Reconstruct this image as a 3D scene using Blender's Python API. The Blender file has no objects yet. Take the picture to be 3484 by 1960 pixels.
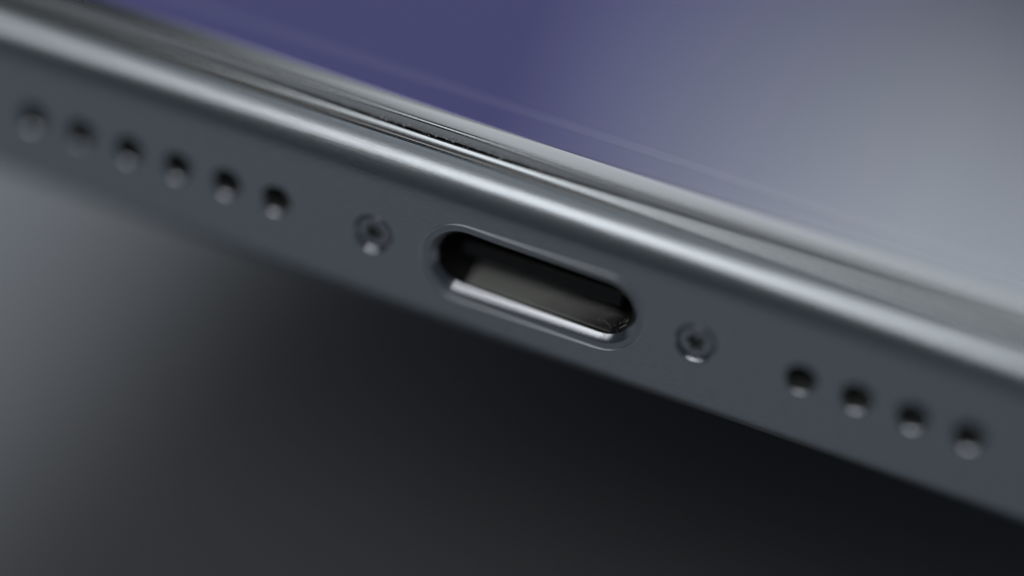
import bpy, bmesh, math, random
from mathutils import Vector, Matrix

random.seed(7)
scene = bpy.context.scene
S = 0.1                      # the code below speaks millimetres; one scene unit is a centimetre

# ------------------------------------------------------------------ camera
AZ, EL, ROLL = math.radians(16.2498), math.radians(36.6928), math.radians(9.0124)
DIST, FOCUS = 92.1918, 91.83
target = Vector((-0.7438, 0.0, -0.3153))
d = Vector((-math.sin(AZ)*math.cos(EL), math.cos(AZ)*math.cos(EL), -math.sin(EL)))
r0 = Vector((math.cos(AZ), math.sin(AZ), 0))
u0 = r0.cross(d)
r = math.cos(ROLL)*r0 + math.sin(ROLL)*u0
u = -math.sin(ROLL)*r0 + math.cos(ROLL)*u0
C = (target - d*DIST)*S
cam_data = bpy.data.cameras.new('camera')
cam = bpy.data.objects.new('camera', cam_data)
scene.collection.objects.link(cam)
cam.matrix_world = Matrix(((r.x, u.x, -d.x, C.x), (r.y, u.y, -d.y, C.y), (r.z, u.z, -d.z, C.z), (0, 0, 0, 1)))
cam_data.sensor_fit = 'HORIZONTAL'
cam_data.sensor_width = 36.0
cam_data.lens = 87.067
cam_data.clip_start = 0.05
cam_data.clip_end = 2000
cam_data.dof.use_dof = True
cam_data.dof.focus_distance = FOCUS*S
APERTURE = 2.0               # cm across: a macro lens stopped to about f/4
cam_data.dof.aperture_fstop = cam_data.lens*1e-3/APERTURE
scene.camera = cam

# ------------------------------------------------------------------ world, lamps, exposure
world = bpy.data.worlds.new('World')
scene.world = world
world.use_nodes = True
bg = world.node_tree.nodes['Background']
bg.inputs['Color'].default_value = (0.72, 0.86, 1.0, 1)
bg.inputs['Strength'].default_value = 0.056


def lamp(name, loc, aim, sx, sy, radiance, color, spin=0.0):
    """A rectangular soft box at loc (cm) that points at aim; radiance is what its face shows."""
    L = bpy.data.lights.new(name, 'AREA')
    L.shape = 'RECTANGLE'
    L.size, L.size_y = sx, sy
    L.energy = radiance*math.pi*sx*sy
    L.color = color
    o = bpy.data.objects.new(name, L)
    scene.collection.objects.link(o)
    o.location = loc
    q = (Vector(aim) - Vector(loc)).to_track_quat('-Z', 'Y')
    o.rotation_mode = 'QUATERNION'
    from mathutils import Quaternion
    o.rotation_quaternion = q @ Quaternion((0, 0, 1), spin)
    return o


def direction(az, el, dist):
    """A point dist cm from the phone; az turns from straight behind the phone towards its left side."""
    az, el = math.radians(az), math.radians(el)
    return (-math.sin(az)*math.cos(el)*dist, math.cos(az)*math.cos(el)*dist, math.sin(el)*dist)


lamp('front_softbox', (-5, -26, 32), (0, 0, 0), 21, 14, 2.05, (1.0, 0.98, 0.975))
lamp('front_softbox_left', (-25, -24, 30), (0, 0, 0), 18, 14, 1.3, (1.0, 0.98, 0.975))
lamp('overhead_fill', (-6, -9, 44), (0, 0, 0), 34, 24, 0.17, (0.95, 0.97, 1.0))
lamp('rear_softbox_high', direction(14, 62.5, 45), (0, 0, 0), 23, 25.5, 5.7, (0.87, 0.945, 1.0))
lamp('rear_softbox_low', direction(-4, 38.6, 46), (0, 0, 0), 20, 15, 3.15, (0.87, 0.96, 1.0))

scene.view_settings.view_transform = 'Standard'
scene.view_settings.look = 'None'
scene.view_settings.exposure = 0
scene.view_settings.gamma = 1
scene.render.engine = 'CYCLES'
scene.cycles.use_denoising = True
scene.cycles.max_bounces = 8
scene.cycles.sample_clamp_indirect = 4


# ------------------------------------------------------------------ materials
def new_mat(name, base, rough, metal=0.0, ior=1.5, spec=0.5):
    m = bpy.data.materials.new(name)
    m.use_nodes = True
    b = m.node_tree.nodes['Principled BSDF']
    b.inputs['Base Color'].default_value = (*base, 1)
    b.inputs['Roughness'].default_value = rough
    b.inputs['Metallic'].default_value = metal
    b.inputs['IOR'].default_value = ior
    b.inputs['Specular IOR Level'].default_value = spec
    return m, m.node_tree, b


def streaks(nt, b, scale, strength, dist, rough_lo, rough_hi, detail=6.0):
    """Fine lines along x (brushing): a stretched noise that drives bump and roughness."""
    N, K = nt.nodes, nt.links
    tc = N.new('ShaderNodeTexCoord')
    mp = N.new('ShaderNodeMapping')
    mp.inputs['Scale'].default_value = scale
    nz = N.new('ShaderNodeTexNoise')
    nz.inputs['Scale'].default_value = 1.0
    nz.inputs['Detail'].default_value = detail
    nz.inputs['Roughness'].default_value = 0.65
    K.new(tc.outputs['Object'], mp.inputs['Vector'])
    K.new(mp.outputs['Vector'], nz.inputs['Vector'])
    bp = N.new('ShaderNodeBump')
    bp.inputs['Strength'].default_value = strength
    bp.inputs['Distance'].default_value = dist
    K.new(nz.outputs['Fac'], bp.inputs['Height'])
    K.new(bp.outputs['Normal'], b.inputs['Normal'])
    mr = N.new('ShaderNodeMapRange')
    mr.inputs['From Min'].default_value = 0.35
    mr.inputs['From Max'].default_value = 0.65
    mr.inputs['To Min'].default_value = rough_lo
    mr.inputs['To Max'].default_value = rough_hi
    K.new(nz.outputs['Fac'], mr.inputs['Value'])
    K.new(mr.outputs['Result'], b.inputs['Roughness'])


def two_lobe(nt, b, rough2, share):
    """Adds a second, rougher reflection to a scratched metal: share of it in the mix."""
    N, K = nt.nodes, nt.links
    out = [n for n in N if n.type == 'OUTPUT_MATERIAL'][0]
    b2 = N.new('ShaderNodeBsdfPrincipled')
    b2.inputs['Base Color'].default_value = b.inputs['Base Color'].default_value
    b2.inputs['Metallic'].default_value = 1.0
    b2.inputs['Roughness'].default_value = rough2
    mx = N.new('ShaderNodeMixShader')
    mx.inputs['Fac'].default_value = share
    K.new(b.outputs[0], mx.inputs[1])
    K.new(b2.outputs[0], mx.inputs[2])
    K.new(mx.outputs[0], out.inputs['Surface'])
    for l in list(K):
        if l.to_socket == b.inputs['Normal']:
            K.new(l.from_socket, b2.inputs['Normal'])
        if l.to_socket == b.inputs['Base Color']:
            K.new(l.from_socket, b2.inputs['Base Color'])


def grain(nt, b, c1, c2, scale):
    """Fine mottling of the colour itself (anodised grain, faint smears)."""
    N, K = nt.nodes, nt.links
    tc = N.new('ShaderNodeTexCoord')
    mp = N.new('ShaderNodeMapping')
    mp.inputs['Scale'].default_value = scale
    nz = N.new('ShaderNodeTexNoise')
    nz.inputs['Scale'].default_value = 1.0
    nz.inputs['Detail'].default_value = 8
    nz.inputs['Roughness'].default_value = 0.7
    cr = N.new('ShaderNodeValToRGB')
    cr.color_ramp.elements[0].position = 0.35
    cr.color_ramp.elements[0].color = (*c1, 1)
    cr.color_ramp.elements[1].position = 0.65
    cr.color_ramp.elements[1].color = (*c2, 1)
    K.new(tc.outputs['Object'], mp.inputs['Vector'])
    K.new(mp.outputs['Vector'], nz.inputs['Vector'])
    K.new(nz.outputs['Fac'], cr.inputs['Fac'])
    K.new(cr.outputs['Color'], b.inputs['Base Color'])


M = {}
M['metal'], nt, b = new_mat('brushed_dark_metal', (0.39, 0.435, 0.46), 0.15, 1.0)
streaks(nt, b, (1.5, 200, 200), 0.22, 0.002, 0.08, 0.14)
grain(nt, b, (0.40, 0.44, 0.472), (0.485, 0.535, 0.57), (22, 140, 140))
two_lobe(nt, b, 0.36, 0.45)
M['cut'], nt, b = new_mat('machined_bright_metal', (0.40, 0.42, 0.45), 0.10, 1.0)
streaks(nt, b, (60, 6, 240), 0.08, 0.001, 0.08, 0.15)
two_lobe(nt, b, 0.3, 0.2)
M['lip'], nt, b = new_mat('polished_chamfer_metal', (0.55, 0.57, 0.61), 0.13, 1.0)
M['edge'], nt, b = new_mat('dark_polished_chamfer', (0.50, 0.52, 0.56), 0.07, 1.0)
M['bead'], nt, b = new_mat('worn_bright_rim', (0.72, 0.74, 0.76), 0.32, 1.0)
M['ring'], nt, b = new_mat('matte_ring_metal', (0.40, 0.43, 0.46), 0.33, 1.0)
streaks(nt, b, (90, 90, 90), 0.1, 0.001, 0.28, 0.4)
M['hole'], nt, b = new_mat('dark_hole_wall', (0.10, 0.105, 0.10), 0.5)
M['socket'], nt, b = new_mat('worn_socket_metal', (0.21, 0.215, 0.215), 0.25, 1.0)
M['mesh'], nt, b = new_mat('black_grille_mesh', (0.008, 0.008, 0.01), 0.7)
M['shell'], nt, b = new_mat('dark_port_shell', (0.05, 0.052, 0.05), 0.5)
M['plate'], nt, b = new_mat('light_patch_grey', (0.5, 0.52, 0.49), 0.5)  # paler than the shell: the lit patch of the port floor, put into colour
N, K = nt.nodes, nt.links                  # the patch darkens towards the right end
tc = N.new('ShaderNodeTexCoord')
nz = N.new('ShaderNodeTexNoise')
nz.inputs['Scale'].default_value = 5.0
nz.inputs['Detail'].default_value = 5
sep = N.new('ShaderNodeSeparateXYZ')
K.new(tc.outputs['Object'], sep.inputs['Vector'])
K.new(tc.outputs['Object'], nz.inputs['Vector'])
ma = N.new('ShaderNodeMath')
ma.operation = 'MULTIPLY_ADD'
ma.inputs[1].default_value = 0.45
K.new(nz.outputs['Fac'], ma.inputs[0])
K.new(sep.outputs['X'], ma.inputs[2])
cr = N.new('ShaderNodeValToRGB')
cr.color_ramp.elements[0].position = 0.27
cr.color_ramp.elements[0].color = (0.50, 0.52, 0.49, 1)
cr.color_ramp.elements[1].position = 0.52
cr.color_ramp.elements[1].color = (0.09, 0.09, 0.085, 1)
K.new(ma.outputs[0], cr.inputs['Fac'])
K.new(cr.outputs['Color'], b.inputs['Base Color'])
streaks(nt, b, (40, 40, 40), 0.2, 0.002, 0.3, 0.5)
M['plastic'], nt, b = new_mat('black_port_plastic', (0.010, 0.010, 0.011), 0.6)
M['gold'], nt, b = new_mat('dull_gold_contact', (0.35, 0.26, 0.14), 0.4, 1.0)
M['black'], nt, b = new_mat('black_rubber', (0.006, 0.007, 0.008), 0.6)
M['bezel'], nt, b = new_mat('glossy_black_bezel', (0.175, 0.176, 0.176), 0.18, 1.0)
M['glass'], nt, b = new_mat('black_screen_glass', (0.003, 0.003, 0.004), 0.02, 0.0, 1.65)
M['ground'], nt, b = new_mat('ground_glass_edge', (0.72, 0.77, 0.81), 0.4)
streaks(nt, b, (1.0, 120, 120), 0.5, 0.003, 0.25, 0.55)
M['polish'], nt, b = new_mat('polished_glass_chamfer', (0.34, 0.36, 0.38), 0.15, 1.0)
M['display'], nt, b = new_mat('violet_reflection_glow', (0.003, 0.003, 0.004), 0.02, 0.0, 1.65)
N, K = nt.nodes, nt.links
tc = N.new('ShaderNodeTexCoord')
nz = N.new('ShaderNodeTexNoise')            # violet reflection in the glass, painted as a glow that fades to the right
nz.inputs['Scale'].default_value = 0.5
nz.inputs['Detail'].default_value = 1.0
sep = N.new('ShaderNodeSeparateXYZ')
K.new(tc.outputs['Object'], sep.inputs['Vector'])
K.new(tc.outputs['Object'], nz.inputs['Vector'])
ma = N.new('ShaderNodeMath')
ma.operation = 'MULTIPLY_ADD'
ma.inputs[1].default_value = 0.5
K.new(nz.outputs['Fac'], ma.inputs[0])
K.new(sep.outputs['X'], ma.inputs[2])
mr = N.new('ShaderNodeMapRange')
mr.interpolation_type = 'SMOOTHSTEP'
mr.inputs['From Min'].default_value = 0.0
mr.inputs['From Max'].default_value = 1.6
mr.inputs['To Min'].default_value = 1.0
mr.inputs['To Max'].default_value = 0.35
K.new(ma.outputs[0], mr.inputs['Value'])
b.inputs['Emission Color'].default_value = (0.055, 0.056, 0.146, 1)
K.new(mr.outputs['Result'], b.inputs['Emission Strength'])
M['border'] = M['display'].copy()           # the painted reflection glow plus a pale line
M['border'].name = 'screen_border_glow'
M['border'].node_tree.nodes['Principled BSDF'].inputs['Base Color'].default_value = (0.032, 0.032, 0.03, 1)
M['back'], nt, b = new_mat('matte_back_glass', (0.03, 0.034, 0.04), 0.5)
M['dust'], nt, b = new_mat('pale_dust', (0.75, 0.76, 0.76), 0.7)
M['table'], nt, b = new_mat('grey_table_surface', (0.2, 0.205, 0.215), 0.55)
N, K = nt.nodes, nt.links
tc = N.new('ShaderNodeTexCoord')
nz = N.new('ShaderNodeTexNoise')
nz.inputs['Scale'].default_value = 0.35
nz.inputs['Detail'].default_value = 5
cr = N.new('ShaderNodeValToRGB')
cr.color_ramp.elements[0].position = 0.3
cr.color_ramp.elements[0].color = (0.214, 0.218, 0.234, 1)
cr.color_ramp.elements[1].position = 0.7
cr.color_ramp.elements[1].color = (0.242, 0.245, 0.262, 1)
K.new(tc.outputs['Object'], nz.inputs['Vector'])
K.new(nz.outputs['Fac'], cr.inputs['Fac'])
K.new(cr.outputs['Color'], b.inputs['Base Color'])


# ------------------------------------------------------------------ mesh helpers
class MB:
    """Collects verts (mm) and faces, with a smooth flag and a material slot for each face."""
    def __init__(self):
        self.v, self.f, self.sm, self.mi = [], [], [], []

    def vert(self, x, y, z):
        self.v.append((x*S, y*S, z*S))
        return len(self.v) - 1

    def face(self, idx, smooth=False, mat=0):
        self.f.append(tuple(idx)); self.sm.append(smooth); self.mi.append(mat)

    def loops(self, rings, smooth=True, mats=None, closed=True, skip=None):
        """rings: lists of points of equal length; faces join each ring to the next."""
        ids = [[self.vert(*p) for p in ring] for ring in rings]
        n = len(rings[0])
        for k in range(len(rings) - 1):
            for i in range(n if closed else n - 1):
                if skip and skip(k, i):
                    continue
                j = (i + 1) % n
                self.face((ids[k][i], ids[k][j], ids[k + 1][j], ids[k + 1][i]), smooth, mats[k] if mats else 0)
        return ids

    def build(self, name, mats, parent=None, recalc=True):
        me = bpy.data.meshes.new(name)
        me.from_pydata(self.v, [], self.f)
        for m in (mats if isinstance(mats, (list, tuple)) else [mats]):
            me.materials.append(m)
        for p, s, k in zip(me.polygons, self.sm, self.mi):
            p.use_smooth = s
            p.material_index = k
        me.update()
        o = bpy.data.objects.new(name, me)
        scene.collection.objects.link(o)
        if parent:
            o.parent = parent
        return o


def copy_tree(o, parent):
    c = o.copy()
    scene.collection.objects.link(c)
    c.parent = parent
    for ch in list(o.children):
        copy_tree(ch, c)
    return c


# ------------------------------------------------------------------ the table
TABLE_Z = -34.0
mb = MB()
q = 900
mb.face([mb.vert(-q, -q, 0), mb.vert(q, -q, 0), mb.vert(q, q, 0), mb.vert(-q, q, 0)])
table = mb.build('table_top', M['table'])
table.location.z = TABLE_Z*S
table['kind'] = 'structure'
table['label'] = 'matte grey table surface far below the phone, out of focus'

# ------------------------------------------------------------------ the phone
phone = bpy.data.objects.new('smartphone', None)
scene.collection.objects.link(phone)
phone['label'] = 'dark metal framed smartphone seen at its bottom edge with charging port and speaker holes'
phone['category'] = 'smartphone'

HW, LEN, RC = 35.75, 147.0, 11.0            # half width, length, corner radius in plan
ZF = 1.9                                    # half height of the flat of the edge
path = []                                   # (point, inward normal) anticlockwise from the bottom straight


def arc(cx, cy, a0, a1, n, first):
    for i in range(0 if first else 1, n + 1):
        a = a0 + (a1 - a0)*i/n
        path.append((cx + RC*math.cos(a), cy + RC*math.sin(a), -math.cos(a), -math.sin(a)))


PI = math.pi
arc(HW - RC, RC, -PI/2, 0, 24, True)
arc(HW - RC, LEN - RC, 0, PI/2, 24, True)
arc(-HW + RC, LEN - RC, PI/2, PI, 24, True)
arc(-HW + RC, RC, PI, 1.5*PI, 24, True)
LAST = len(path) - 1                        # the segment LAST -> 0 is the straight bottom edge


def sweep(profile):
    return [[(px + nx*o, py + ny*o, z) for (px, py, nx, ny) in path] for (o, z) in profile]


def rounding(t1, n, r=2.0, blend=0.30):
    """Edge rounding as turning angle over arc length, easing in from the flat: points (inward, up) from the end of the flat."""
    pts, o, z, t = [(0.0, 0.0)], 0.0, 0.0, 0.0
    ds = math.radians(t1)*r/n/4
    k = 0
    s = 0.0
    while t < math.radians(t1):
        curv = min(1.0, s/(2*blend) + 0.08)/r
        t += curv*ds
        o += math.sin(t)*ds
        z += math.cos(t)*ds
        s += ds
        k += 1
        if k % 4 == 0:
            pts.append((o, z))
    return pts


top = rounding(61, 40)
RB = 0.8
bot = rounding(90, 40, RB, 0.15)
ZB = 2.37                                   # the flat reaches lower than it does up: the back edge is rounded more tightly
Z0 = ZF - 0.14                              # the ease-in starts a little inside the flat
lip_o, lip_z = top[-1][0], Z0 + top[-1][1]
profile = [(2.6, -ZB - bot[-1][1] + 0.01)] + [(o, -ZB - z) for (o, z) in reversed(bot)]
FLAT = len(profile) - 1
profile += [(o, Z0 + z) for (o, z) in top]
lip = [(lip_o, lip_z), (lip_o + 0.012, lip_z - 0.03), (lip_o + 0.016, lip_z - 0.5)]
mb = MB()
mb.loops(sweep(profile), True, skip=lambda k, i: k == FLAT and i == LAST)
mb.loops(sweep(lip), False)

# the flat of the bottom edge, with its cut-outs
PORT_L, PORT_W = 9.04, 3.48
SCREW_X, SCREW_R = 6.463, 0.83
HOLE_X0, PITCH, HOLE_R = 10.53, 2.1, 0.63
XE = HW - RC


def stadium(L, W, n=24):
    """Outline of a stadium, anticlockwise seen from the front, from the middle of the right end."""
    pts, c, rad = [], (L - W)/2, W/2
    for i in range(n + 1):
        a = -PI/2 + PI*i/n
        pts.append((c + rad*math.cos(a), rad*math.sin(a)))
    m = 12
    for i in range(1, m):
        pts.append((c - 2*c*i/m, rad))
    for i in range(n + 1):
        a = PI/2 + PI*i/n
        pts.append((-c + rad*math.cos(a), rad*math.sin(a)))
    for i in range(1, m):
        pts.append((-c + 2*c*i/m, -rad))
    return pts


def circle(R, n=48):
    return [(R*math.cos(2*PI*i/n), R*math.sin(2*PI*i/n)) for i in range(n)]


def cell(mb, xc, hw, outline):
    """Flat plate of one cut-out: the outline joined to the rectangle around it."""
    outer = []
    for (x, z) in outline:
        hz = Z0 if z > 0 else ZB
        s = min(hw/abs(x) if abs(x) > 1e-9 else 1e9, hz/abs(z) if abs(z) > 1e-9 else 1e9)
        outer.append([x*s, z*s])
    for cx in (-hw, hw):
        for cz in (-ZB, Z0):
            k = min(range(len(outer)), key=lambda i: (outer[i][0] - cx)**2 + (outer[i][1] - cz)**2)
            outer[k] = [cx, cz]
    mb.loops([[(xc + x, 0, z) for x, z in outline], [(xc + x, 0, z) for x, z in outer]], False)


def plate(mb, x0, x1):
    if x1 - x0 > 1e-6:
        mb.face([mb.vert(x0, 0, -ZB), mb.vert(x1, 0, -ZB), mb.vert(x1, 0, Z0), mb.vert(x0, 0, Z0)])


holes = [-(HOLE_X0 + i*PITCH) for i in range(6)] + [HOLE_X0 + i*PITCH for i in range(4)]
cells = [(0.0, 5.2, stadium(PORT_L, PORT_W))]
cells += [(sx*SCREW_X, 1.0, circle(SCREW_R)) for sx in (-1, 1)]
cells += [(x, 0.9, circle(HOLE_R)) for x in holes]
cells.sort(key=lambda c: c[0])
x = -XE
for xc, hw, outline in cells:
    plate(mb, x, xc - hw)
    cell(mb, xc, hw, outline)
    x = xc + hw
plate(mb, x, XE)
frame = mb.build('frame', M['metal'], phone)

# ------------------------------------------------------------------ charging port
port = bpy.data.objects.new('charging_port', None)
scene.collection.objects.link(port)
port.parent = phone


def inset(off, y, n=24):
    return [(px, y, pz) for px, pz in stadium(PORT_L - 2*off, PORT_W - 2*off, n)]


mb = MB()
mb.loops([inset(-0.01, 0.004), inset(0.0, -0.02), inset(0.015, -0.036), inset(0.035, -0.042), inset(0.055, -0.036), inset(0.07, -0.02), inset(0.09, 0.03)], True)
mb.build('port_lip', M['bead'], port)
mb = MB()
mb.loops([inset(0.085, 0.022), inset(0.32, 0.022)], False)
mb.build('port_ring', M['ring'], port)
mb = MB()
mb.loops([inset(0.32, 0.022), inset(0.335, 0.028), inset(0.575, 0.268), inset(0.59, 0.285), inset(0.59, 0.42)], True)
mb.build('port_chamfer', M['cut'], port)
mb = MB()
ring_a = inset(0.59, 0.42); ring_b = inset(0.56, 0.45); ring_c = inset(0.56, 6.5)
ids = mb.loops([ring_a, ring_b, ring_c], True)
mb.face(ids[-1], False)
mb.build('port_shell', M['shell'], port)


def box(mb, x0, x1, y0, y1, z0, z1, ch=0.08):
    """Box with chamfered front edges."""
    rings = [[(x0, y1, z0), (x1, y1, z0), (x1, y1, z1), (x0, y1, z1)],
             [(x0, y0 + ch, z0), (x1, y0 + ch, z0), (x1, y0 + ch, z1), (x0, y0 + ch, z1)],
             [(x0 + ch, y0, z0 + ch), (x1 - ch, y0, z0 + ch), (x1 - ch, y0, z1 - ch), (x0 + ch, y0, z1 - ch)]]
    ids = mb.loops(rings, False)
    mb.face(ids[-1]); mb.face(ids[0])


mb = MB()
box(mb, -3.3, 3.3, 1.0, 6.4, -0.36, 0.36, 0.12)
mb.build('port_tongue', M['plastic'], port)
mb = MB()
box(mb, -2.7, 3.2, 0.46, 2.5, -1.20, -1.12, 0.03)
mb.build('port_light_patch', M['plate'], port)  # added plate in the shape of the light patch on the floor
first = None
for i in range(12):
    xc = -2.75 + 0.5*i
    if first is None:
        mb = MB()
        box(mb, -0.13, 0.13, 1.4, 5.0, 0.34, 0.375, 0.01)
        first = mb.build('port_contact', M['gold'], port)
        o = first
    else:
        o = first.copy()
        scene.collection.objects.link(o)
    o.location.x = xc*S

# ------------------------------------------------------------------ screws
def ring_pts(R, y, n=48):
    return [(px, y, pz) for px, pz in circle(R, n)]


def lobe(R, y, n=60, lobes=5, amp=0.24):
    return [(R*(1 + amp*math.cos(lobes*2*PI*i/n))*math.cos(2*PI*i/n), y, R*(1 + amp*math.cos(lobes*2*PI*i/n))*math.sin(2*PI*i/n)) for i in range(n)]


def make_screw():
    root = bpy.data.objects.new('screw', None)
    scene.collection.objects.link(root)
    root.parent = phone
    mb = MB()
    mb.loops([ring_pts(SCREW_R, 0), ring_pts(0.815, 0.006), ring_pts(0.70, 0.14), ring_pts(0.695, 0.35)], True)
    mb.build('screw_recess', M['edge'], root)
    mb = MB()
    mb.loops([ring_pts(0.69, 0.35, 60), ring_pts(0.685, 0.17, 60), ring_pts(0.665, 0.13, 60), ring_pts(0.61, 0.105, 60), ring_pts(0.45, 0.095, 60), lobe(0.345, 0.095), lobe(0.30, 0.115)], True)
    mb.build('screw_head', M['cut'], root)
    mb = MB()
    ids = mb.loops([lobe(0.30, 0.115), lobe(0.28, 0.36)], True)
    mb.face(ids[-1])
    mb.build('screw_socket', M['socket'], root)
    return root


screw = make_screw()
screw.location.x = -SCREW_X*S
other = copy_tree(screw, phone)
other.location.x = SCREW_X*S
for ch in other.children:
    ch.rotation_euler.y = 0.7

# ------------------------------------------------------------------ speaker holes
def worn(R, y, rng, amp, n=48):
    """A circle that wanders a little, as a worn or dirty edge does."""
    ph = [rng.uniform(0, 6.28) for _ in range(3)]
    return [(px*(1 + amp*sum(math.sin((k + 2)*2*PI*i/n + ph[k]) for k in range(3))), y, pz*(1 + amp*sum(math.sin((k + 2)*2*PI*i/n + ph[k]) for k in range(3))))
            for i, (px, pz) in enumerate(circle(R, n))]


def make_hole(seed, dep):
    rng = random.Random(seed)
    root = bpy.data.objects.new('speaker_hole', None)
    scene.collection.objects.link(root)
    root.parent = phone
    rim = HOLE_R - 0.01 - dep*0.95
    inner = worn(rim, dep, rng, 0.005)
    inner2 = [(x*0.993, y + 0.012, z*0.993) for x, y, z in inner]
    mb = MB()
    mb.loops([ring_pts(HOLE_R, 0), ring_pts(0.622, 0.006), inner, inner2], True)
    mb.build('hole_chamfer', M['edge'], root)
    mb = MB()
    mb.loops([inner2, ring_pts(0.53, 0.3), ring_pts(0.53, 1.5)], True)
    mb.build('hole_wall', M['hole'], root)
    mb = MB()
    ids = mb.loops([ring_pts(0.53, 1.45), ring_pts(0.45, 1.45)], False)
    mb.face(ids[-1])
    mb.build('grille_mesh', M['mesh'], root)
    return root


for i, hx in enumerate(holes):
    o = make_hole(40 + i, (0.08, 0.09, 0.09, 0.075, 0.045, 0.105, 0.05, 0.075, 0.095, 0.10)[i])
    o.location.x = hx*S

# ------------------------------------------------------------------ bezel, gasket, glass
BO, BZ = lip_o + 0.10, lip_z - 0.01
mb = MB()
bez = [(BO, BZ - 0.5), (BO, BZ - 0.03), (BO + 0.015, BZ + 0.02), (BO + 0.06, BZ + 0.075), (BO + 0.14, BZ + 0.12), (BO + 0.24, BZ + 0.165),
       (BO + 0.36, BZ + 0.20), (BO + 0.43, BZ + 0.20), (BO + 0.465, BZ + 0.16), (BO + 0.47, BZ - 0.4)]
mb.loops(sweep(bez), True)
mb.build('bezel_ring', M['bezel'], phone)
mb = MB()
mb.loops(sweep([(BO + 0.44, BZ - 0.3), (BO + 0.85, BZ - 0.3)]), False)
mb.build('gasket', M['black'], phone)

GO, GT = 1.75, 4.60                         # foot of the glass wall, top of the glass
wall = [(GO + 0.05, BZ - 0.35), (GO + 0.04, 3.905), (GO + 0.005, 3.93), (GO, 3.945), (GO, 4.31), (GO + 0.012, 4.35), (GO + 0.07, 4.408)]
R_SH, TILT = 2.5, math.radians(22)
sh = []
for i in range(0, 15):
    t = TILT*(1 - i/14)
    sh.append((GO + 0.09 + R_SH*(math.sin(TILT) - math.sin(t)), GT - R_SH*(1 - math.cos(t))))
prof = wall + sh
prof.append((prof[-1][0] + 0.03, GT))
mb = MB()
rings = sweep(prof)
mats = [2, 2, 1, 1, 3, 3] + [0]*(len(prof) - 7 - 5) + [4]*5    # the painted violet reflection runs up to the bend
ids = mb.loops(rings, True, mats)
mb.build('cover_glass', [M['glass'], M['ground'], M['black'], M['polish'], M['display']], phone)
mb = MB()
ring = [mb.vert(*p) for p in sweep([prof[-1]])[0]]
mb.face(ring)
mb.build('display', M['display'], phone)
mb = MB()
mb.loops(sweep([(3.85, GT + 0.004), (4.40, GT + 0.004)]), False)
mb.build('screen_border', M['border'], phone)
mb = MB()
ids = mb.loops(sweep([(2.5, -ZB - bot[-1][1]), (2.7, -ZB - bot[-1][1] - 0.12), (3.2, -ZB - bot[-1][1] - 0.16)]), True)
mb.face(ids[-1])
mb.build('back_glass', M['back'], phone)

# ------------------------------------------------------------------ dust
def speck(mb, x, y, z, s):
    n = 5
    a0 = random.random()*6
    mid = [mb.vert(x + s*math.cos(a0 + 2*PI*i/n)*random.uniform(.5, 1.2), y + s*math.sin(a0 + 2*PI*i/n)*random.uniform(.5, 1.2), z + s*random.uniform(-.3, .3)) for i in range(n)]
    t = mb.vert(x, y, z + s*random.uniform(.5, .9))
    b = mb.vert(x, y, z - s*random.uniform(.5, .9))
    for i in range(n):
        mb.face((mid[i], mid[(i + 1) % n], t)); mb.face((mid[(i + 1) % n], mid[i], b))


mb = MB()
for i in range(560):
    x = random.uniform(-22, 10) if i % 2 else random.gauss(-4, 3.5)
    k = random.random()
    s = random.choice([0.016, 0.02, 0.028, 0.04, 0.055, 0.07])*random.uniform(.6, 1.1)
    if k < 0.75:                             # clinging to the glass wall, most of it along its foot
        speck(mb, x, GO - 0.004, 3.94 + 0.25*random.random()**2.2, s)
    else:
        speck(mb, x, random.uniform(BO + 0.4, GO), BZ + 0.15 + random.uniform(-0.1, 0.1), s*0.7)
def fibre(mb, p, L, rad, seed):
    rng = random.Random(seed)
    a, b_ = rng.uniform(0, 6.28), rng.uniform(-.5, .5)
    pts, q = [], Vector(p)
    for k in range(9):
        pts.append(q.copy())
        q = q + Vector((math.cos(a)*math.cos(b_), math.sin(a)*math.cos(b_)*0.6, math.sin(b_)))*L/8
        a += rng.uniform(-.5, .5); b_ += rng.uniform(-.35, .35)
    mb.loops([[(c.x + rad*math.cos(t), c.y, c.z + rad*math.sin(t)) for t in (0, 2.1, 4.2)] for c in pts], True)


for i in range(9):
    fibre(mb, (random.uniform(2.2, 3.6), random.uniform(0.5, 1.5), -1.08 + random.random()*0.25), random.uniform(0.3, 0.9), random.uniform(0.006, 0.014), i)
for i in range(10):
    fibre(mb, (random.uniform(-9, 2), GO - 0.02, random.uniform(3.97, 4.1)), random.uniform(0.2, 0.6), random.uniform(0.006, 0.012), 50 + i)
for i in range(55):                          # lint at the right end of the port
    x = 1.9 + random.random()*1.9
    speck(mb, x, random.uniform(0.4, 1.9), -1.13 + random.random()**3*0.5 + max(0, x - 2.7)**2*0.5, random.choice([0.008, 0.012, 0.02, 0.028]))
speck(mb, 4.0, 0.05, 0.62, 0.035)
for i in range(70):                          # specks on the polished rounding
    t = math.radians(random.uniform(15, 58))
    speck(mb, random.uniform(-12, 6), 2*(1 - math.cos(t)), Z0 + 2*math.sin(t) + 0.06, random.choice([0.012, 0.018, 0.026]))
for x, y in ((-2.3, 5.6), (9.0, 14.0), (8.2, 13.2), (1.5, 6.0), (-9.5, 5.0), (3.0, 9.5), (-3.6, 8.2)):
    speck(mb, x, y, GT, 0.03)
dust = mb.build('dust', M['dust'])
dust['kind'] = 'stuff'
dust['label'] = 'tiny pale dust specks clinging in the seam and the charging port'
dust['category'] = 'dust'
